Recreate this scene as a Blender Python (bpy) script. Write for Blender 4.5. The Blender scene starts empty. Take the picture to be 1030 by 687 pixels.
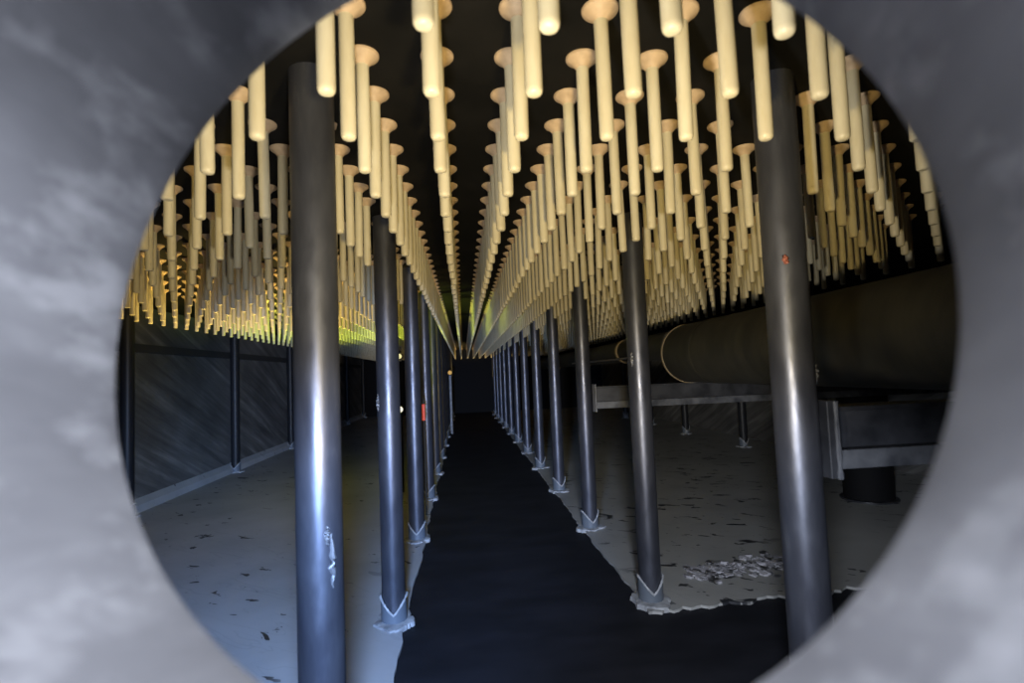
import bpy, math, random
from mathutils import Vector, Matrix

S = 0.2            # one grid pitch of the hanging tubes, in metres
HF = 6.37          # eye height above the floor, in pitches
HC = 4.344         # ceiling above the eye, in pitches
random.seed(7)
scn = bpy.context.scene
COL = scn.collection


def W(x, y, z):
    """pitches (eye level z = 0) to metres (floor z = 0)"""
    return Vector((x * S, y * S, (z + HF) * S))


# ------------------------------------------------------------------ camera
FPX, PIT, YAW, ROL = 541.0, 0.059, 0.0926, -0.040
cs, sn = math.cos(YAW), math.sin(YAW)
cp, sp = math.cos(PIT), math.sin(PIT)
Fw = Vector((cp * sn, cp * cs, sp))
U0 = Vector((-sp * sn, -sp * cs, cp))
R0 = Vector((cs, -sn, 0))
Rt = math.cos(ROL) * R0 + math.sin(ROL) * U0
Up = -math.sin(ROL) * R0 + math.cos(ROL) * U0
EYE = W(0, 0, 0)
cam_d = bpy.data.cameras.new('camera')
cam = bpy.data.objects.new('camera', cam_d)
COL.objects.link(cam)
M = Matrix((Rt, Up, -Fw)).transposed().to_4x4()
M.translation = EYE
cam.matrix_world = M
cam_d.sensor_width = 36.0
cam_d.lens = FPX / 1030 * 36.0
cam_d.clip_start = 0.005
cam_d.dof.use_dof = True
cam_d.dof.focus_distance = 3.2
cam_d.dof.aperture_fstop = 3.2
scn.camera = cam

# ------------------------------------------------------------------ view, world, light
vs = scn.view_settings
vs.view_transform = 'Standard'
vs.look = 'None'
vs.gamma = 1.0
vs.use_curve_mapping = False
vs.exposure = 0.0

wd = bpy.data.worlds.new('world')
scn.world = wd
wd.use_nodes = True
bg = wd.node_tree.nodes['Background']
bg.inputs['Color'].default_value = (0.80, 0.84, 1.0, 1)
bg.inputs['Strength'].default_value = 0.30


def aim(o, target):
    d = (target - o.location).normalized()
    o.rotation_euler = d.to_track_quat('-Z', 'Y').to_euler()


def falloff(ld, kind, strength):
    ld.use_nodes = True
    nt = ld.node_tree
    em = nt.nodes.get('Emission')
    fo = nt.nodes.new('ShaderNodeLightFalloff')
    fo.inputs['Strength'].default_value = strength
    fo.inputs['Smooth'].default_value = 0.0
    nt.links.new(fo.outputs[kind], em.inputs['Strength'])


def light(name, typ, loc, target, power, color, **kw):
    ld = bpy.data.lights.new(name, typ)
    ld.energy = power
    ld.color = color
    fo = kw.pop('fall', None)
    for k, v in kw.items():
        setattr(ld, k, v)
    o = bpy.data.objects.new(name, ld)
    COL.objects.link(o)
    o.location = loc
    if target is not None:
        aim(o, target)
    if fo:
        falloff(ld, fo, 1.0)
    return o


# daylight from outside, above and behind the viewer
light('daylight', 'AREA', W(-0.6, -5.0, 5.6), W(0.0, 1.0, -0.3), 98, (0.78, 0.84, 1.0), shape='RECTANGLE', size=0.9, size_y=0.6)
# added cool fill spot, unseen, low inside the manhole, brightening the floor
light('cool_fill', 'SPOT', W(-0.8, 2.0, -1.25), W(-4.4, 24, -6.9), 235, (0.36, 0.56, 1.0),
      spot_size=math.radians(66), spot_blend=1.0, shadow_soft_size=0.09, fall='Linear')
# second added spot, pale and unseen, to brighten the right floor
light('pale_fill', 'SPOT', W(1.3, 2.0, -1.25), W(8.5, 19, -7.0), 80, (0.80, 0.87, 1.0),
      spot_size=math.radians(66), spot_blend=1.0, shadow_soft_size=0.07, fall='Linear')
# two unseen warm spots added at the manhole lip to brighten near and deep tubes
light('warm_fill', 'SPOT', W(-0.42, 2.1, -1.1), W(1.4, 9.5, 4.6), 70, (1.0, 0.95, 0.84),
      spot_size=math.radians(112), spot_blend=0.7, shadow_soft_size=0.04)
light('deep_warm_fill', 'SPOT', W(0.9, 2.1, -1.1), W(1.0, 20, 7.6), 46, (1.0, 0.75, 0.30),
      spot_size=math.radians(100), spot_blend=0.7, shadow_soft_size=0.04, fall='Linear')
# unseen coloured spots added below the left tubes to tint them, facing up
light('yellow_fill', 'SPOT', W(-9.0, 23, -5.6), W(-9.2, 24, 4.0), 150, (1.0, 0.70, 0.17), shadow_soft_size=0.05,
      spot_size=math.radians(96), spot_blend=0.8, fall='Linear')
light('green_fill', 'SPOT', W(-6.0, 31, -5.6), W(-6.2, 33, 4.0), 170, (0.72, 0.90, 0.10), shadow_soft_size=0.05,
      spot_size=math.radians(104), spot_blend=0.8, fall='Linear')
# unseen amber spot added at the far end to make the tubes glow
light('amber_fill', 'SPOT', W(3.0, 86.0, -1.0), W(2.6, 85, 4.0), 45, (1.0, 0.70, 0.25), shadow_soft_size=0.05,
      spot_size=math.radians(150), spot_blend=0.4, fall='Linear')


# ------------------------------------------------------------------ materials
def mat(name, color, rough=0.6, metal=0.0, spec=0.5):
    m = bpy.data.materials.new(name)
    m.use_nodes = True
    b = m.node_tree.nodes['Principled BSDF']
    b.inputs['Base Color'].default_value = (*color, 1)
    b.inputs['Roughness'].default_value = rough
    b.inputs['Metallic'].default_value = metal
    b.inputs['Specular IOR Level'].default_value = spec
    return m


class NT:
    def __init__(s, m):
        s.m, s.t = m, m.node_tree
        s.b = s.t.nodes['Principled BSDF']

    def n(s, typ, **kw):
        nd = s.t.nodes.new(typ)
        for k, v in kw.items():
            setattr(nd, k, v)
        return nd

    def l(s, a, b):
        s.t.links.new(a, b)

    def coord(s, scale=(1, 1, 1), rot=(0, 0, 0), out='Object'):
        tc = s.n('ShaderNodeTexCoord')
        mp = s.n('ShaderNodeMapping')
        mp.inputs['Scale'].default_value = scale
        mp.inputs['Rotation'].default_value = rot
        s.l(tc.outputs[out], mp.inputs['Vector'])
        return mp.outputs['Vector']

    def streak(s, scale, rot):
        tc = s.n('ShaderNodeTexCoord')
        mp = s.n('ShaderNodeMapping', vector_type='TEXTURE')
        mp.inputs['Scale'].default_value = scale
        mp.inputs['Rotation'].default_value = rot
        s.l(tc.outputs['Object'], mp.inputs['Vector'])
        return mp.outputs['Vector']

    def noise(s, vec, scale, detail=4, rough=0.55, dist=0.0):
        nd = s.n('ShaderNodeTexNoise')
        nd.inputs['Scale'].default_value = scale
        nd.inputs['Detail'].default_value = detail
        nd.inputs['Roughness'].default_value = rough
        nd.inputs['Distortion'].default_value = dist
        s.l(vec, nd.inputs['Vector'])
        return nd.outputs['Fac']

    def ramp(s, fac, stops):
        r = s.n('ShaderNodeValToRGB')
        el = r.color_ramp.elements
        while len(el) < len(stops):
            el.new(0.5)
        for e, (p, c) in zip(el, stops):
            e.position = p
            e.color = (*c, 1) if len(c) == 3 else c
        s.l(fac, r.inputs['Fac'])
        return r.outputs['Color']

    def mix(s, fac, a, b, mode='MIX'):
        mx = s.n('ShaderNodeMix', data_type='RGBA', blend_type=mode)
        if isinstance(fac, (int, float)):
            mx.inputs[0].default_value = fac
        else:
            s.l(fac, mx.inputs[0])
        for i, v in ((6, a), (7, b)):
            if isinstance(v, tuple):
                mx.inputs[i].default_value = (*v, 1)
            else:
                s.l(v, mx.inputs[i])
        return mx.outputs[2]

    def base(s, c):
        s.l(c, s.b.inputs['Base Color'])

    def bump(s, h, strength=0.3, dist=0.01):
        bm = s.n('ShaderNodeBump')
        bm.inputs['Strength'].default_value = strength
        bm.inputs['Distance'].default_value = dist
        s.l(h, bm.inputs['Height'])
        s.l(bm.outputs['Normal'], s.b.inputs['Normal'])


G = lambda v: (v, v, v)

# grey steel of the manhole neck, streaked along its length
M_NECK = mat('neck_steel', (0.3, 0.3, 0.31), 0.75)
t = NT(M_NECK)
f1 = t.noise(t.coord((6, 6, 2.6)), 2.2, 5, 0.65, 0.2)
f2 = t.noise(t.coord((1, 1, 0.7), (0.2, 0.1, 0)), 7.0, 3, 0.5)
c1 = t.ramp(f1, [(0.30, (0.24, 0.24, 0.252)), (0.55, (0.30, 0.30, 0.312)), (0.74, (0.42, 0.42, 0.43))])
c2 = t.ramp(f2, [(0.35, G(0.72)), (0.65, G(1.12))])
f3 = t.noise(t.coord((6, 6, 3.4)), 3.8, 4, 0.6, 0.15)
c3 = t.mix(t.ramp(f3, [(0.54, G(0)), (0.70, G(0.7))]), c1, (0.62, 0.62, 0.63))
t.base(t.mix(1.0, c3, c2, 'MULTIPLY'))

# cream tubes and tan flanges
M_TUBE = mat('cream_tube', (0.66, 0.60, 0.43), 0.45)
t = NT(M_TUBE)
f = t.noise(t.coord((1, 1, 0.25)), 30, 3)
oi = t.n('ShaderNodeObjectInfo')
c = t.ramp(f, [(0.3, (0.60, 0.53, 0.36)), (0.7, (0.72, 0.66, 0.49))])
c = t.mix(1.0, c, t.ramp(oi.outputs['Random'], [(0.0, (0.86, 0.84, 0.80)), (1.0, (1.0, 1.0, 1.0))]), 'MULTIPLY')
t.base(c)
M_FLANGE = mat('tan_flange', (0.55, 0.37, 0.22), 0.6)
t = NT(M_FLANGE)
f = t.noise(t.coord(), 25, 3)
t.base(t.ramp(f, [(0.3, (0.42, 0.30, 0.19)), (0.7, (0.58, 0.43, 0.28))]))

# blue black pillar paint
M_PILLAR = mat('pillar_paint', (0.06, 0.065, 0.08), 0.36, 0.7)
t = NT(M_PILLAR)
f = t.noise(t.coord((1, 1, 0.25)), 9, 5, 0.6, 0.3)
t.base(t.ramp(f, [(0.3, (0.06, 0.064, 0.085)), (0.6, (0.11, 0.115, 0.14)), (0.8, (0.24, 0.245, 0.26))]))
fr = t.noise(t.coord((1, 1, 0.5)), 20, 3)
t.l(t.ramp(fr, [(0.3, G(0.34)), (0.7, G(0.50))]), t.b.inputs['Roughness'])
t.bump(t.noise(t.coord((1, 1, 0.4)), 14, 4), 0.12, 0.01)

M_PILLAR_D = mat('black_pillar', (0.016, 0.017, 0.021), 0.45, spec=0.3)  # much darker than the aisle shafts, for the pillar rows by the walls
M_FOOT = mat('worn_pale_paint', (0.42, 0.43, 0.45), 0.55)
t = NT(M_FOOT)
t.base(t.ramp(t.noise(t.coord(), 18, 5), [(0.3, (0.16, 0.165, 0.18)), (0.65, (0.42, 0.43, 0.45))]))
M_COLLAR = mat('collar_paint', (0.12, 0.14, 0.17), 0.45)

# pale floor lining with dark flaked spots and scratches
def floor_mat(name, tone, th):
    m = mat(name, tone, 0.5)
    t = NT(m)
    f = t.noise(t.coord(), 1.2, 5, 0.55, 0.2)
    lo = tuple(v * 0.82 for v in tone)
    hi = tuple(min(1, v * 1.12) for v in tone)
    c = t.ramp(f, [(0.3, lo), (0.7, hi)])
    v1 = t.streak((0.22, 0.10, 1), (0, 0, -0.5))
    sp1 = t.ramp(t.noise(v1, 1.0, 3, 0.6, 0.5), [(th, G(0)), (th + 0.015, G(1))])
    sp2 = t.ramp(t.noise(t.coord((1, 1, 1)), 0.9, 1), [(0.36, G(0)), (0.5, G(1))])
    k = t.mix(1.0, sp1, sp2, 'MULTIPLY')
    c = t.mix(k, c, (0.03, 0.032, 0.038))
    v2 = t.streak((1.4, 0.25, 1), (0, 0, -0.7))
    sc = t.ramp(t.noise(v2, 2.0, 2, 0.5, 1.2), [(0.485, G(0)), (0.50, G(0.16)), (0.515, G(0))])
    sc = t.mix(1.0, sc, sp2, 'MULTIPLY')
    c = t.mix(sc, c, (0.10, 0.11, 0.13))
    t.base(c)
    t.bump(f, 0.15, 0.02)
    return m


M_FLOOR_L = floor_mat('pale_floor_lining', (0.40, 0.41, 0.43), 0.645)
M_FLOOR_R = floor_mat('grey_floor_lining', (0.36, 0.36, 0.35), 0.615)

M_FLOOR_D = mat('dark_floor', (0.016, 0.017, 0.024), 0.7, spec=0.2)
t = NT(M_FLOOR_D)
t.base(t.ramp(t.noise(t.coord((1, 2, 1)), 2.0, 5), [(0.3, (0.006, 0.007, 0.010)), (0.72, (0.017, 0.018, 0.025))]))

M_CEIL = mat('black_ceiling', (0.010, 0.009, 0.008), 0.8, spec=0.15)
t = NT(M_CEIL)
t.base(t.ramp(t.noise(t.coord(), 2.5, 5, 0.6), [(0.45, (0.003, 0.003, 0.003)), (0.8, (0.012, 0.011, 0.010))]))

# brushed grey wall plates with slanting scratches
M_WALL = mat('scuffed_wall', (0.13, 0.13, 0.13), 0.65)
t = NT(M_WALL)
v = t.streak((1, 2.6, 0.16), (math.radians(-24), 0, 0))
f = t.noise(v, 1.6, 6, 0.65, 0.3)
f2 = t.noise(t.coord(), 0.9, 4)
c = t.ramp(f, [(0.32, (0.07, 0.07, 0.07)), (0.55, (0.15, 0.148, 0.145)), (0.75, (0.30, 0.30, 0.29))])
t.base(t.mix(1.0, c, t.ramp(f2, [(0.3, G(0.55)), (0.7, G(1.15))]), 'MULTIPLY'))
M_WALL_D = mat('dark_wall', (0.006, 0.006, 0.007), 0.8, spec=0.2)
M_SEAM = mat('dark_seam', (0.035, 0.035, 0.036), 0.7)

M_PIPE = mat('rust_brown_pipe', (0.09, 0.085, 0.06), 0.6)
t = NT(M_PIPE)
f = t.noise(t.coord((1, 1, 6.0)), 1.5, 5, 0.6, 0.3)
f2 = t.noise(t.coord(), 3.0, 5)
c = t.ramp(f, [(0.3, (0.018, 0.017, 0.012)), (0.7, (0.045, 0.04, 0.025))])
t.base(t.mix(1.0, c, t.ramp(f2, [(0.3, G(0.6)), (0.7, G(1.2))]), 'MULTIPLY'))
M_RIM = mat('pipe_rim', (0.26, 0.20, 0.12), 0.6)
M_BEAM = mat('beam_paint', (0.07, 0.072, 0.082), 0.42)
t = NT(M_BEAM)
t.base(t.ramp(t.noise(t.coord(), 8, 5), [(0.35, (0.014, 0.015, 0.019)), (0.7, (0.045, 0.047, 0.055))]))
M_LIP = mat('pale_beam_paint', (0.10, 0.105, 0.12), 0.45)  # paler than the rest of the beam, with a random mottle
t = NT(M_LIP)
t.base(t.ramp(t.noise(t.coord(), 10, 5), [(0.35, (0.03, 0.033, 0.042)), (0.7, (0.13, 0.135, 0.15))]))
M_FLAKE = mat('pale_flakes', (0.35, 0.35, 0.37), 0.7)
t = NT(M_FLAKE)
t.base(t.ramp(t.noise(t.coord(), 16, 3), [(0.40, (0.03, 0.03, 0.03)), (0.56, (0.40, 0.39, 0.42))]))


def glow(name, col, st):
    m = mat(name, col, 0.5)
    b = m.node_tree.nodes['Principled BSDF']
    b.inputs['Emission Color'].default_value = (*col, 1)
    b.inputs['Emission Strength'].default_value = st
    return m


M_RED = glow('red_lamp_glass', (0.65, 0.06, 0.03), 0.3)
M_GLOW_W = glow('white_glow', (1.0, 0.93, 0.78), 1.1)
M_GLOW_Y = glow('yellow_glow', (1.0, 0.9, 0.42), 0.9)
M_GLOW_A = glow('amber_glow', (0.9, 0.5, 0.12), 0.35)


# ------------------------------------------------------------------ mesh helpers
class MB:
    def __init__(s):
        s.v, s.f = [], []

    def add(s, vs_, fs_):
        o = len(s.v)
        s.v += [tuple(p) for p in vs_]
        s.f += [tuple(o + i for i in f) for f in fs_]

    def lathe(s, prof, n=24, m=None, cap0=False, cap1=False):
        vs_, fs_ = [], []
        for r, z in prof:
            for k in range(n):
                a = 2 * math.pi * k / n
                vs_.append(Vector((r * math.cos(a), r * math.sin(a), z)))
        for i in range(len(prof) - 1):
            for k in range(n):
                k2 = (k + 1) % n
                fs_.append((i * n + k, i * n + k2, (i + 1) * n + k2, (i + 1) * n + k))
        if cap0:
            fs_.append(tuple(range(n - 1, -1, -1)))
        if cap1:
            o = (len(prof) - 1) * n
            fs_.append(tuple(o + k for k in range(n)))
        if m:
            vs_ = [m @ p for p in vs_]
        s.add(vs_, fs_)

    def box(s, lo, hi, m=None):
        x0, y0, z0 = lo
        x1, y1, z1 = hi
        vs_ = [Vector(p) for p in ((x0, y0, z0), (x1, y0, z0), (x1, y1, z0), (x0, y1, z0),
                                   (x0, y0, z1), (x1, y0, z1), (x1, y1, z1), (x0, y1, z1))]
        if m:
            vs_ = [m @ p for p in vs_]
        s.add(vs_, [(3, 2, 1, 0), (4, 5, 6, 7), (0, 1, 5, 4), (1, 2, 6, 5), (2, 3, 7, 6), (3, 0, 4, 7)])

    def tube(s, pts, r, n=8, closed=False):
        pts = [Vector(p) for p in pts]
        N = len(pts)
        vs_, fs_ = [], []
        for i, p in enumerate(pts):
            a = pts[(i - 1) % N] if (closed or i) else p
            b = pts[(i + 1) % N] if (closed or i < N - 1) else p
            d = (b - a).normalized()
            u = d.cross(Vector((0.13, 0.21, 1)))
            if u.length < 1e-4:
                u = d.cross(Vector((1, 0, 0)))
            u.normalize()
            w = d.cross(u)
            rr = r(i) if callable(r) else r
            for k in range(n):
                t_ = 2 * math.pi * k / n
                vs_.append(p + rr * (math.cos(t_) * u + math.sin(t_) * w))
        for i in range(N if closed else N - 1):
            j = (i + 1) % N
            for k in range(n):
                k2 = (k + 1) % n
                fs_.append((i * n + k, i * n + k2, j * n + k2, j * n + k))
        if not closed:
            fs_.append(tuple(range(n - 1, -1, -1)))
            fs_.append(tuple((N - 1) * n + k for k in range(n)))
        s.add(vs_, fs_)

    def prism(s, poly, z0, z1):
        n = len(poly)
        vs_ = [(x, y, z0) for x, y in poly] + [(x, y, z1) for x, y in poly]
        fs_ = [tuple(range(n - 1, -1, -1)), tuple(range(n, 2 * n))]
        fs_ += [(k, (k + 1) % n, n + (k + 1) % n, n + k) for k in range(n)]
        s.add(vs_, fs_)

    def mesh(s, name, material, smooth=True, bevel=0):
        me = bpy.data.meshes.new(name)
        me.from_pydata(s.v, [], s.f)
        me.update()
        if smooth:
            me.polygons.foreach_set('use_smooth', [True] * len(me.polygons))
            me.set_sharp_from_angle(angle=math.radians(38))
        me.materials.append(material)
        return me

    def build(s, name, material, parent=None, smooth=True, loc=None, bevel=0.0):
        o = bpy.data.objects.new(name, s.mesh(name, material, smooth))
        COL.objects.link(o)
        if parent is not None:
            o.parent = parent
        if loc is not None:
            o.location = loc
        if bevel:
            bv = o.modifiers.new('bevel', 'BEVEL')
            bv.width = bevel
            bv.segments = 2
            bv.limit_method = 'ANGLE'
        return o


def tag(o, label=None, cat=None, group=None, kind=None):
    if label:
        o['label'] = label
    if cat:
        o['category'] = cat
    if group:
        o['group'] = group
    if kind:
        o['kind'] = kind
    return o


def empty(name, loc, label, cat, group=None, rz=0.0):
    o = bpy.data.objects.new(name, None)
    o.empty_display_size = 0.05
    COL.objects.link(o)
    o.location = loc
    o.rotation_euler = (0, 0, rz)
    return tag(o, label, cat, group)


def struct(o, label=None, cat=None):
    return tag(o, label, cat, None, 'structure')


ORD = ['first', 'second', 'third', 'fourth', 'fifth', 'sixth', 'seventh', 'eighth', 'ninth', 'tenth', 'eleventh',
       'twelfth', 'thirteenth', 'fourteenth', 'fifteenth', 'sixteenth', 'seventeenth', 'eighteenth', 'nineteenth',
       'twentieth', 'twenty-first', 'twenty-second', 'twenty-third', 'twenty-fourth', 'twenty-fifth', 'twenty-sixth',
       'twenty-seventh', 'twenty-eighth', 'twenty-ninth', 'thirtieth']

# ------------------------------------------------------------------ room shell
XL, XR, YE = -17.0, 24.0, 92.0
AXL, AXR = -2.0, 4.87           # the pillar rows along the aisle
zf = 0.0
zc_ = (HC + HF) * S

# the near wall leans and is turned a little: floor and ceiling end along it
RC = W(0.041, 1.612, 0.318)
RR = 1.236 * S
na, nb = 0.30, -0.238
nv = Vector((math.sin(na) * math.cos(nb), math.cos(na) * math.cos(nb), math.sin(nb)))
NIN = 0.30 * S     # the neck reaches this far into the chamber


def front_y(x, z):
    c = RC - nv * NIN
    return c.y - (nv.x * (x - c.x) + nv.z * (z - c.z)) / nv.y


def plan(z):
    return [(-18 * S, front_y(-18 * S, z)), (25 * S, front_y(25 * S, z)), (25 * S, 94 * S), (-18 * S, 94 * S)]


mb = MB()
mb.prism(plan(0.0), -0.3, 0.0)
struct(mb.build('floor', M_FLOOR_D, smooth=False), 'dark bare floor strip running down the middle', 'floor')
mb = MB()
mb.prism(plan(zc_), zc_, zc_ + 0.2)
struct(mb.build('ceiling', M_CEIL, smooth=False), 'black ceiling plate carrying the hanging tubes', 'ceiling')
mb = MB()
mb.box(((XL - 1) * S, 5.2 * S, 0), (XL * S, 94 * S, zc_))
struct(mb.build('wall_left', M_WALL, smooth=False), 'scuffed grey plate wall on the left', 'wall')
mb = MB()
mb.box((XR * S, -8 * S, 0), ((XR + 1) * S, 94 * S, zc_))
struct(mb.build('wall_right', M_WALL, smooth=False), 'dark plate wall on the right behind the pipe', 'wall')
mb = MB()
mb.box((XL * S, YE * S, 0), (XR * S, (YE + 1) * S, zc_))
struct(mb.build('wall_back', M_WALL_D, smooth=False), 'black wall at the far end of the chamber', 'wall')


def jag(n, amp, seed):
    rnd = random.Random(seed)
    out, a = [], 0.0
    for _ in range(n):
        a = 0.6 * a + rnd.uniform(-amp, amp)
        out.append(a)
    return out


# pale lining on both sides of the aisle, raised a little over the dark floor
TH = 0.014
N = 260
ys = [0.8 + (YE - 0.8) * k / (N - 1) for k in range(N)]
jj = jag(N, 0.09, 3)
poly = [(XL * S, 6 * S)] + [((AXL + 0.28 + 0.5 * j) * S, y * S) for y, j in zip(ys, jj)] + [(XL * S, ys[-1] * S)]
mb = MB()
mb.prism(poly, 0.0, TH)
struct(mb.build('floor_left', M_FLOOR_L, smooth=False), 'pale blue grey floor lining on the left, spotted with dark flakes', 'floor')

ye = 14.15
N = 240
ys = [ye + (YE - ye) * k / (N - 1) for k in range(N)]
jj = jag(N, 0.09, 5)
edge = [((AXR - 0.30 + 0.5 * j) * S, y * S) for y, j in zip(ys, jj)]
NX = 120
xs = [AXR - 0.3 + (XR - AXR + 0.3) * k / (NX - 1) for k in range(NX)]
jx = jag(NX, 0.16, 9)
near = [(x * S, (ye - 0.15 + 0.07 * (x - AXR) + 0.8 * j) * S) for x, j in zip(xs, jx)]
poly = near + [(XR * S, YE * S)] + edge[::-1][:-1]
mb = MB()
mb.prism(poly, 0.0, TH)
struct(mb.build('floor_right', M_FLOOR_R, smooth=False), 'grey floor lining on the right with a ragged dark near edge', 'floor')

# sloped kerb where the left wall meets the floor, and the dark seam along the wall
mb = MB()
w0, h0 = 0.42 * S, 0.62 * S
x0 = XL * S
prof = [(x0, TH), (x0 + w0, TH), (x0 + w0 * 0.75, TH + h0 * 0.55), (x0, TH + h0)]
vs_ = [(x, 6 * S, z) for x, z in prof] + [(x, YE * S, z) for x, z in prof]
mb.add(vs_, [(0, 1, 2, 3), (7, 6, 5, 4)] + [(k, k + 4, (k + 1) % 4 + 4, (k + 1) % 4) for k in range(4)])
struct(mb.build('baseboard_left', M_FLOOR_L, smooth=False), 'pale sloping kerb along the foot of the left wall', 'kerb')
mb = MB()
mb.box((x0, 7 * S, (1.88 + HF) * S), (x0 + 0.16 * S, YE * S, (2.32 + HF) * S))
struct(mb.build('trim_1', M_SEAM, smooth=False), 'dark horizontal seam strip high on the left wall', 'trim')

# ------------------------------------------------------------------ manhole neck and the wall it is welded in
NM = nv.to_track_quat('Z', 'Y').to_matrix().to_4x4()
NM.translation = RC
NLEN = 1.0 * S
mb = MB()
e = 0.02 * S
mb.lathe([(RR, -NLEN), (RR, -0.5 * S), (RR, -0.09 * S), (RR + 0.002, -0.02 * S), (RR + 0.012, 0.0), (RR + 0.018, 0.0), (RR + 0.02, -0.02 * S),
          (RR + 0.02, -NLEN), (RR, -NLEN)], 128)
neck = mb.build('manhole_neck', M_NECK)
neck.matrix_world = NM
tag(neck, 'round grey steel manhole neck framing the whole view', 'manhole')

mb = MB()
n = 128
ro = RR + 0.02
ring = [Vector((ro * math.cos(2 * math.pi * k / n), ro * math.sin(2 * math.pi * k / n), -NIN)) for k in range(n)]
out = []
B = 6.0
for k in range(n):
    a = 2 * math.pi * k / n
    q = B / max(abs(math.cos(a)), abs(math.sin(a)))
    out.append(Vector((q * math.cos(a), q * math.sin(a), -NIN)))
back = [p - Vector((0, 0, 0.02)) for p in ring]
backo = [p - Vector((0, 0, 0.02)) for p in out]
V4 = ring + out + back + backo
fs = []
for k in range(n):
    k2 = (k + 1) % n
    fs += [(k, k2, n + k2, n + k), (2 * n + k2, 2 * n + k, 3 * n + k, 3 * n + k2), (k2, k, 2 * n + k, 2 * n + k2)]
mb.add(V4, fs)
wf = mb.build('wall_front', M_WALL_D, smooth=False)
wf.matrix_world = NM
struct(wf, 'dark near wall around the round manhole', 'wall')

# ------------------------------------------------------------------ pillars
PR = 0.302 * S
COLH = HC + HF
PILLARS = []


def shaft_mesh(mt):
    m = MB()
    m.lathe([(PR, z) for z in (0.0, 0.4, 1.0, 1.6, zc_)], 40, None, True, True)
    return m.mesh('shaft', mt)


def collar_top(a):
    return (0.34 + 0.42 * abs(math.cos(a)) ** 1.2) * S


def collar_mesh():
    m = MB()
    n_ = 48
    r = PR + 0.006
    lo = [Vector((r * math.cos(2 * math.pi * k / n_), r * math.sin(2 * math.pi * k / n_), TH)) for k in range(n_)]
    hi = [Vector((p.x, p.y, collar_top(2 * math.pi * k / n_))) for k, p in enumerate(lo)]
    ins = [Vector((p.x * 0.96, p.y * 0.96, p.z)) for p in hi]
    m.add(lo + hi + ins, [(k, (k + 1) % n_, n_ + (k + 1) % n_, n_ + k) for k in range(n_)] +
          [(n_ + k, n_ + (k + 1) % n_, 2 * n_ + (k + 1) % n_, 2 * n_ + k) for k in range(n_)])
    return m.mesh('collar', M_COLLAR)


def bead_mesh():
    m = MB()
    rnd = random.Random(4)
    n_ = 72
    r = PR + 0.008
    pts = [(r * math.cos(2 * math.pi * k / n_), r * math.sin(2 * math.pi * k / n_), collar_top(2 * math.pi * k / n_)) for k in range(n_)]
    rs = [0.006 + rnd.uniform(-0.0014, 0.0016) for _ in range(n_)]
    m.tube(pts, lambda i: rs[i], 8, True)
    return m.mesh('weld_bead', M_FOOT)


def pad_mesh(seed):
    m = MB()
    rnd = random.Random(seed)
    n_ = 60
    j = [rnd.uniform(-0.05, 0.05) for _ in range(n_)]
    ph = [rnd.uniform(0, 6.28) for _ in range(3)]
    rr = [0.55 + 0.07 * math.sin(2 * 2 * math.pi * k / n_ + ph[0]) + 0.05 * math.sin(5 * 2 * math.pi * k / n_ + ph[1]) + j[k] * 0.7 for k in range(n_)]
    ring0 = [(rr[k] * S * math.cos(2 * math.pi * k / n_), rr[k] * S * math.sin(2 * math.pi * k / n_), 0.0) for k in range(n_)]
    ring1 = [(x * 0.97, y * 0.97, TH + 0.010 + rnd.uniform(-.002, .003)) for x, y, _ in ring0]
    ring2 = [(x * 0.80, y * 0.80, TH + 0.014 + rnd.uniform(-.003, .004)) for x, y, _ in ring0]
    ring3 = [(x * 0.45, y * 0.45, TH + 0.012) for x, y, _ in ring0]
    R4 = [ring0, ring1, ring2, ring3]
    vs_ = sum(R4, [])
    fs_ = []
    for i in range(3):
        for k in range(n_):
            k2 = (k + 1) % n_
            fs_.append((i * n_ + k, i * n_ + k2, (i + 1) * n_ + k2, (i + 1) * n_ + k))
    fs_.append(tuple(3 * n_ + k for k in range(n_)))
    m.add(vs_, fs_)
    return m.mesh('foot_pad', M_FOOT)


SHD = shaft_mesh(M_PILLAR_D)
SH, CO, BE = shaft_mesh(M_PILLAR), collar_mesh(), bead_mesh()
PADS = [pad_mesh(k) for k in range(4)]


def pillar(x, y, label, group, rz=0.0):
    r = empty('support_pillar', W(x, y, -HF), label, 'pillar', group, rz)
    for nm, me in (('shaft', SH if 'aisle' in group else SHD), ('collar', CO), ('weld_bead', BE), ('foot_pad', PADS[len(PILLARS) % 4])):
        o = bpy.data.objects.new(nm, me)
        COL.objects.link(o)
        o.parent = r
    PILLARS.append((x, y))
    return r


M_SCAR = mat('weld_metal', (0.20, 0.205, 0.22), 0.5, 0.5)
M_STUD = mat('rusty_stud', (0.30, 0.10, 0.07), 0.6)


def scar(root, ang, z0, z1, rad, name='weld_scar', m=None):
    """irregular raised bead on a shaft, at an angle round it and between two heights"""
    rn = random.Random(int(z0 * 100) + 5)
    n_ = 14
    pts, rs = [], []
    for q in range(n_):
        u = q / (n_ - 1)
        a = ang + rn.uniform(-.06, .06)
        pts.append((PR * math.cos(a), PR * math.sin(a), (z0 + (z1 - z0) * u + HF) * S))
        rs.append(rad * (0.35 + math.sin(math.pi * u)) * rn.uniform(.6, 1.0))
    b_ = MB()
    b_.tube(pts, lambda i: rs[i], 8)
    return b_.build(name, m or M_SCAR, root)



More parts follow.
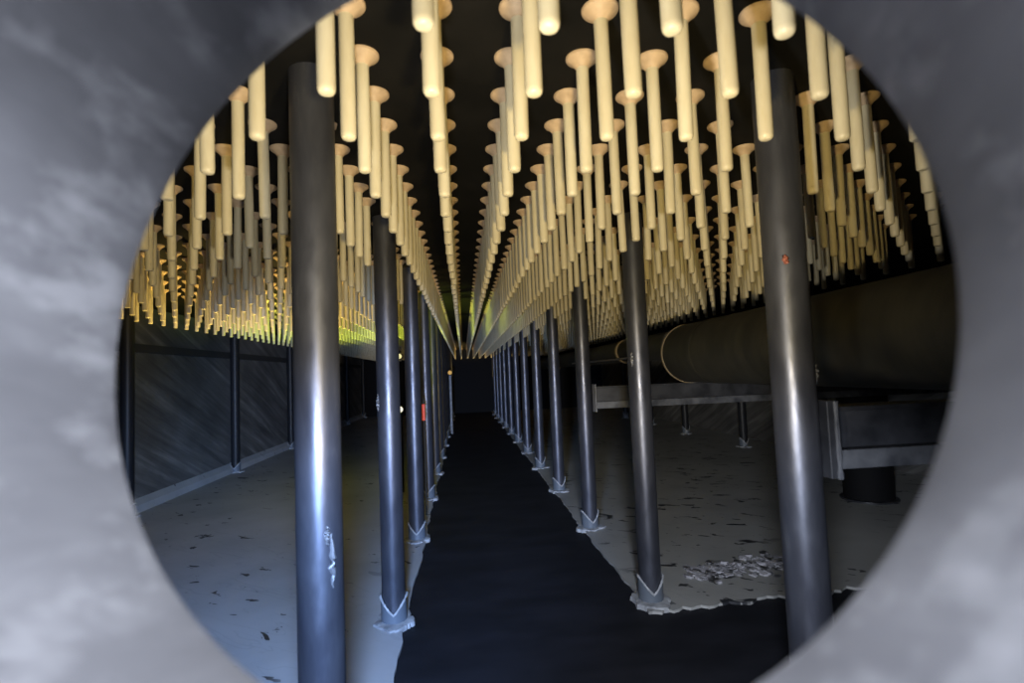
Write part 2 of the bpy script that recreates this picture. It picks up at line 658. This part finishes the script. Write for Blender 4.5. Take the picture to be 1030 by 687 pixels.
extra_l = ['thick dark steel pillar nearest on the left, with a broad pale highlight']
extra_r = ['thick dark steel pillar nearest on the right, holding the near beam']
for k in range(12):
    y = 7.6 + 7.02 * k
    pl = pillar(AXL, y, extra_l[k] if k < 1 else 'dark steel pillar, %s from the front along the left edge of the dark aisle' % ORD[k],
           'pillars along the left edge of the aisle', random.uniform(-.25, .25))
    lab = extra_r[k] if k < 1 else 'dark steel pillar, %s from the front along the right edge of the dark aisle' % ORD[k]
    if k == 2:
        lab = 'dark steel pillar third along the right edge, with the far beam joined to it'
    if k == 0:
        scar(pl, math.radians(-40), -2.7, -2.0, 0.008)
        scar(pl, math.radians(-52), -2.15, -1.9, 0.007)
    if k == 1:
        scar(pl, math.radians(-150), -0.85, -0.4, 0.010)
    pl = pillar(AXR, y, lab, 'pillars along the right edge of the aisle', random.uniform(-.1, .5))
    if k == 0:
        scar(pl, math.radians(-120), 1.42, 1.56, 0.009, 'stud', M_STUD)['label'] = 'small rusty red stud'
        scar(pl, math.radians(-15), -0.35, 0.0, 0.010)
    if k == 1:
        scar(pl, math.radians(-140), 0.05, 0.45, 0.010)
for k in range(6):
    y = 28.3 + 12.6 * k
    pillar(-16.55, y, 'dark slim pillar standing against the left wall, %s from the front' % ORD[k], 'pillars against the left wall')
for k, (x, y) in enumerate([(21.2, 30.4), (21.2, 39.8), (20.6, 49.2), (20.6, 58.6), (20.6, 68.0)]):
    pillar(x, y, 'dark pillar near the right wall behind the pipe, %s from the front' % ORD[k], 'pillars near the right wall')

# ------------------------------------------------------------------ hanging tubes
X0, Y0 = -1.206, 6.108
TL = 1.623 * S
TR = 0.088 * S
mb = MB()
mb.lathe([(TR, -0.02 * S), (TR, -TL + 0.07 * S), (TR * 0.95, -TL + 0.035 * S), (TR * 0.8, -TL + 0.012 * S), (TR * 0.5, -TL)], 20, None, True, True)
ME_STEM = mb.mesh('stem', M_TUBE)
mb = MB()
mb.lathe([(0.225 * S, 0.0), (0.225 * S, -0.025 * S), (0.21 * S, -0.045 * S), (0.15 * S, -0.085 * S), (0.11 * S, -0.13 * S), (TR * 1.02, -0.16 * S)],
         28, None, True, True)
ME_FL = mb.mesh('flange', M_FLANGE)


def to_px(p):
    d = p - EYE
    z = d.dot(Fw)
    return 515 + FPX * d.dot(Rt) / z, 343.5 - FPX * d.dot(Up) / z, z


def in_view(p):
    x, y, z = to_px(p)
    if z <= 0 or not (0 <= x <= 1030 and 0 <= y <= 687):
        return False
    d = p - EYE
    tt = (RC - EYE).dot(nv) / d.dot(nv)
    if tt > 1 or tt < 0:
        return False
    if ((EYE + d * tt) - RC).length > RR * 0.985:
        return False
    for px, py in PILLARS[:4]:                    # the near pillars hide what stands behind them
        c2 = Vector((px * S, py * S))
        if py * S > p.y:
            continue
        a = Vector((EYE.x, EYE.y))
        dd = Vector((p.x, p.y)) - a
        u = max(0, min(1, (c2 - a).dot(dd) / dd.dot(dd)))
        if (a + dd * u - c2).length < PR:
            return False
    return True


cells = []
for m in range(-12, 16):
    for nn in range(-2, 85):
        x, y = X0 + m, Y0 + nn * 1.003
        if any(abs(px - x) < .6 and abs(py - y) < .6 and math.hypot(px - x, py - y) < 0.545 for px, py in PILLARS):
            continue
        pt = W(x, y, HC)
        if (pt - RC).dot(nv) < 0.12:
            continue
        zs = [-0.02 * S - (TL - 0.02 * S) * q / 11 for q in range(12)]
        vis = sum(in_view(pt + Vector((dx, 0, z))) for z in zs for dx in (-TR * .8, TR * .8))
        dist = (pt - EYE).length
        cells.append((m, nn, pt, vis, dist))
seen = sorted([c for c in cells if c[3] > 0], key=lambda c: -c[3] / c[4] ** 2)[:300]
single = {(c[0], c[1]) for c in seen}
rows = {}
for c in seen:
    rows.setdefault(c[0], []).append(c)
for m in rows:
    rows[m].sort(key=lambda c: c[1])
right = [m for m in sorted(rows) if X0 + m > 0]
left = [m for m in sorted(rows, reverse=True) if X0 + m < 0]
rnd = random.Random(11)
for side, ms in (('left', left), ('right', right)):
    for m in ms:
        j = (m - 2) if side == 'right' else (1 - m)
        for i, (m_, nn, pt, vis, dist) in enumerate(rows[m]):
            lab = 'cream hanging tube, %s from front in %s row %s of the vanishing point' % (ORD[i], ORD[j], side)
            o = empty('hanging_tube', pt, lab, 'tube', 'cream tubes hanging from the ceiling')
            o.rotation_euler = (rnd.gauss(0, 0.006), rnd.gauss(0, 0.006), rnd.uniform(0, 6.28))
            for nm, me in (('stem', ME_STEM), ('flange', ME_FL)):
                q = bpy.data.objects.new(nm, me)
                COL.objects.link(q)
                q.parent = o

mb = MB()
mf = []
for m, nn, pt, vis, dist in cells:
    if (m, nn) in single:
        continue
    T = Matrix.Translation(pt)
    k = len(mb.f)
    mb.lathe([(TR, -0.02 * S), (TR, -TL + 0.02 * S), (TR * 0.8, -TL)], 10, T, False, True)
    mf += [0] * (len(mb.f) - k)
    k = len(mb.f)
    mb.lathe([(0.225 * S, 0.0), (0.215 * S, -0.04 * S), (0.12 * S, -0.12 * S), (TR, -0.16 * S)], 10, T)
    mf += [1] * (len(mb.f) - k)
st = mb.build('hanging_tube_field', M_TUBE)
st.data.materials.append(M_FLANGE)
st.data.polygons.foreach_set('material_index', mf)
tag(st, 'rest of the cream hanging tubes receding in rows to the far end', 'tubes', 'cream tubes hanging from the ceiling', 'stuff')

# ------------------------------------------------------------------ beams
BT, BB = -0.67, -1.56


def beam(x0_, x1_, y, label):
    r = empty('cross_beam', W(x0_, y, BB), label, 'beam', 'cross beams under the pipe')
    L = (x1_ - x0_) * S
    H = (BT - BB) * S
    d = 0.26 * S
    for nm, lo, hi, mt in (('top_flange', (0, -d, H - 0.07 * S), (L, d, H), M_BEAM),
                           ('web', (0, -0.04 * S, 0.27 * S), (L, 0.04 * S, H - 0.07 * S), M_BEAM),
                           ('bottom_flange', (0, -d, 0), (L, d, 0.27 * S), M_LIP)):
        m_ = MB()
        m_.box(lo, hi)
        m_.build(nm, mt, r, smooth=False, bevel=0.002)
    m_ = MB()
    m_.box((-0.015, -0.32 * S, -0.12 * S), (0.008, 0.32 * S, H + 0.1 * S))
    ep = m_.build('end_plate', M_BEAM, r, smooth=False, bevel=0.003)
    m_ = MB()
    rn = random.Random(2)
    pts = [(0.010, -0.33 * S, z * S) for z in [-.12 + 1.1 * k / 14 for k in range(15)]]
    rs = [0.007 + rn.uniform(-.002, .002) for _ in pts]
    m_.tube(pts, lambda i: rs[i], 8)
    m_.build('weld_bead', M_LIP, r)
    return r


beam(AXR + 0.35, XR, 7.6, 'dark steel beam joined to the near right pillar below the pipe')
beam(AXR + 0.35, XR, 7.6 + 14.04, 'dark steel beam joined to third right pillar under the pipe end')

# ------------------------------------------------------------------ pipes at the right
PX, PZ, PRR = 9.3, 0.53, 1.19
pr = empty('large_pipe', W(PX, 21.4, PZ - PRR), 'large dark brown pipe lying along the right on the beams', 'pipe')
RY = Matrix.Rotation(math.radians(90), 4, 'X')      # local z runs toward the viewer (-y)
LP = Matrix.Translation((0, 0, PRR * S)) @ RY
mb = MB()
mb.lathe([(PRR * S * 0.93, 0.0), (PRR * S, 0.0), (PRR * S, 10 * S), (PRR * S, 19 * S), (PRR * S * 0.93, 19 * S)], 64, None, True, True)
o = mb.build('pipe_body', M_PIPE, pr)
o.matrix_local = LP
mb = MB()
mb.lathe([(PRR * S * 0.98, -0.02 * S), (PRR * S * 1.02, -0.02 * S), (PRR * S * 1.02, 0.10 * S), (PRR * S * 0.99, 0.12 * S)], 64)
o = mb.build('end_rim', M_RIM, pr)
o.matrix_local = LP
mb = MB()
mb.lathe([(PRR * S * 1.001, 2.55 * S), (PRR * S * 1.014, 2.6 * S), (PRR * S * 1.014, 2.68 * S), (PRR * S * 1.001, 2.73 * S)], 64)
o = mb.build('seam_ring', M_PIPE, pr)
o.matrix_local = LP

sx, sz, sr = 8.75, 0.92, 0.58
sp_ = empty('small_pipe', W(sx, 21.45, sz - sr), 'narrower dark pipe running on behind the end of the large pipe', 'pipe')
mb = MB()
mb.lathe([(sr * S, 0), (sr * S, -40 * S)], 40, Matrix.Translation((0, 0, sr * S)) @ RY, True, True)
mb.build('pipe_body', M_PIPE, sp_)
for q in (6.5, 16, 28):
    mb = MB()
    mb.lathe([(sr * S, -q * S), (sr * S * 1.12, -q * S), (sr * S * 1.12, -(q + .25) * S), (sr * S, -(q + .25) * S)], 40, Matrix.Translation((0, 0, sr * S)) @ RY)
    mb.build('coupling', M_RIM, sp_)
mb = MB()
mb.tube([(0, 0, 0), (0, 4 * S, -0.01 * S), (0, 9 * S, 0), (0, 16 * S, 0.02 * S)], 0.05 * S, 10)
M_ROD = mat('worn_metal_rod', (0.45, 0.38, 0.28), 0.3, 0.8)
o = mb.build('metal_rod', M_ROD, loc=W(8.05, 23.2, 0.52))
tag(o, 'thin shiny metal rod running along beneath the narrower pipe', 'rod')

# round drum standing under the near beam at the far right
dr = empty('drop_pipe', W(18.1, 23.2, -HF), 'short wide black upright pipe standing on the floor at far right', 'pipe')
mb = MB()
mb.lathe([(1.0 * S, TH), (1.0 * S, 6.2 * S)], 48, None, True, True)
mb.build('pipe_body', M_WALL_D, dr)
mb = MB()
mb.lathe([(1.0 * S, TH), (1.16 * S, TH), (1.16 * S, 0.14 * S), (1.0 * S, 0.16 * S)], 48)
mb.build('foot_ring', M_BEAM, dr)

# ------------------------------------------------------------------ flaking debris on the right lining
rn = random.Random(21)
mb = MB()
for k in range(210):
    u = rn.random()
    x = 6.7 + 3.2 * u + rn.gauss(0, .12)
    y = 16.1 + 0.5 * u + rn.gauss(0, 0.42) * (0.5 + u * 0.7)
    if x < 6.4 or x > 10.2:
        continue
    s_ = rn.uniform(.05, .17) * S
    c0 = W(x, y, -HF) + Vector((0, 0, TH + rn.uniform(0.001, .012)))
    n_ = rn.randint(5, 7)
    tilt = Matrix.Rotation(rn.gauss(0, .16), 3, 'X') @ Matrix.Rotation(rn.gauss(0, .16), 3, 'Y')
    pts = []
    for q in range(n_):
        a = 2 * math.pi * q / n_ + rn.uniform(-.3, .3)
        rr = s_ * rn.uniform(.6, 1.2)
        pts.append(Vector((rr * math.cos(a), rr * math.sin(a), 0)))
    top = [c0 + tilt @ p + Vector((0, 0, .004)) for p in pts]
    bot = [Vector((p.x, p.y, TH)) for p in top]
    mb.add(bot + top, [tuple(range(n_ - 1, -1, -1)), tuple(range(n_, 2 * n_))] + [(q, (q + 1) % n_, n_ + (q + 1) % n_, n_ + q) for q in range(n_)])
o = mb.build('paint_flakes', M_FLAKE, smooth=False)
tag(o, 'patch of loose pale flakes and dirt on the right floor lining', 'debris', None, 'stuff')

# ------------------------------------------------------------------ small far lights between the left pillars
def lamp(x, y, z, r, m, label, hang=False, pm=None):  # housing and stand are added round each small bright spot
    g = empty('far_light', W(x, y, HC if hang else -HF), label, 'lamp')
    zz = (z - (HC if hang else -HF)) * S
    T = Matrix.Translation((0, 0, zz)) @ Matrix.Rotation(math.radians(90), 4, 'X')
    b_ = MB()
    b_.lathe([(r * 1.25, 0.0), (r * 1.25, r * 0.5), (r * 1.05, r * 0.8), (r * 0.9, r * 1.2)], 20, T, True, False)
    b_.build('housing', M_SEAM, g)
    b_ = MB()
    b_.lathe([(r * 0.98, r * 0.75), (r * 0.9, r * 1.15), (r * 0.5, r * 1.4)], 20, T, True, True)
    b_.build('lens', m, g)
    b_ = MB()
    z1 = zz + (r if hang else -r)
    lo, hi = min(0.0, z1), max(0.0, z1)
    if not hang:
        lo = TH * 0.5
    b_.lathe([(r * 0.55, lo), (r * 0.55, hi)], 14, None, True, True)
    b_.build('stand', pm or M_SEAM, g)
    return g


lamp(-3.55, 30.6, -1.75, 0.036, M_GLOW_W, 'small round white glowing light seen just right of second left pillar')
lamp(-6.9, 60.0, 2.35, 0.060, M_GLOW_Y, 'small round yellow glowing light under far tubes behind second left pillar', True)
lamp(-1.45, 60.0, 0.35, 0.050, M_GLOW_A, 'dim amber light on added post coloured pale like a lit pillar, at far end', False, M_FOOT)  # stand coloured pale to look like a lit pillar
mk = MB()
mk.box((-0.015, -0.010, 0), (0.012, 0.010, 0.15))
g = empty('marker_lamp', W(-1.87, 25.2, -HF), 'thin dark post with small glowing red strip glimpsed between the left pillars', 'lamp')
o = mk.build('red_strip', M_RED, g, loc=(0, -0.016, (-2.0 + HF) * S), bevel=0.003)
o['label'] = 'glowing red strip'
mk = MB()
mk.lathe([(0.008, 0.0), (0.008, (-1.0 + HF) * S)], 14, None, True, True)
mk.build('post', M_SEAM, g)
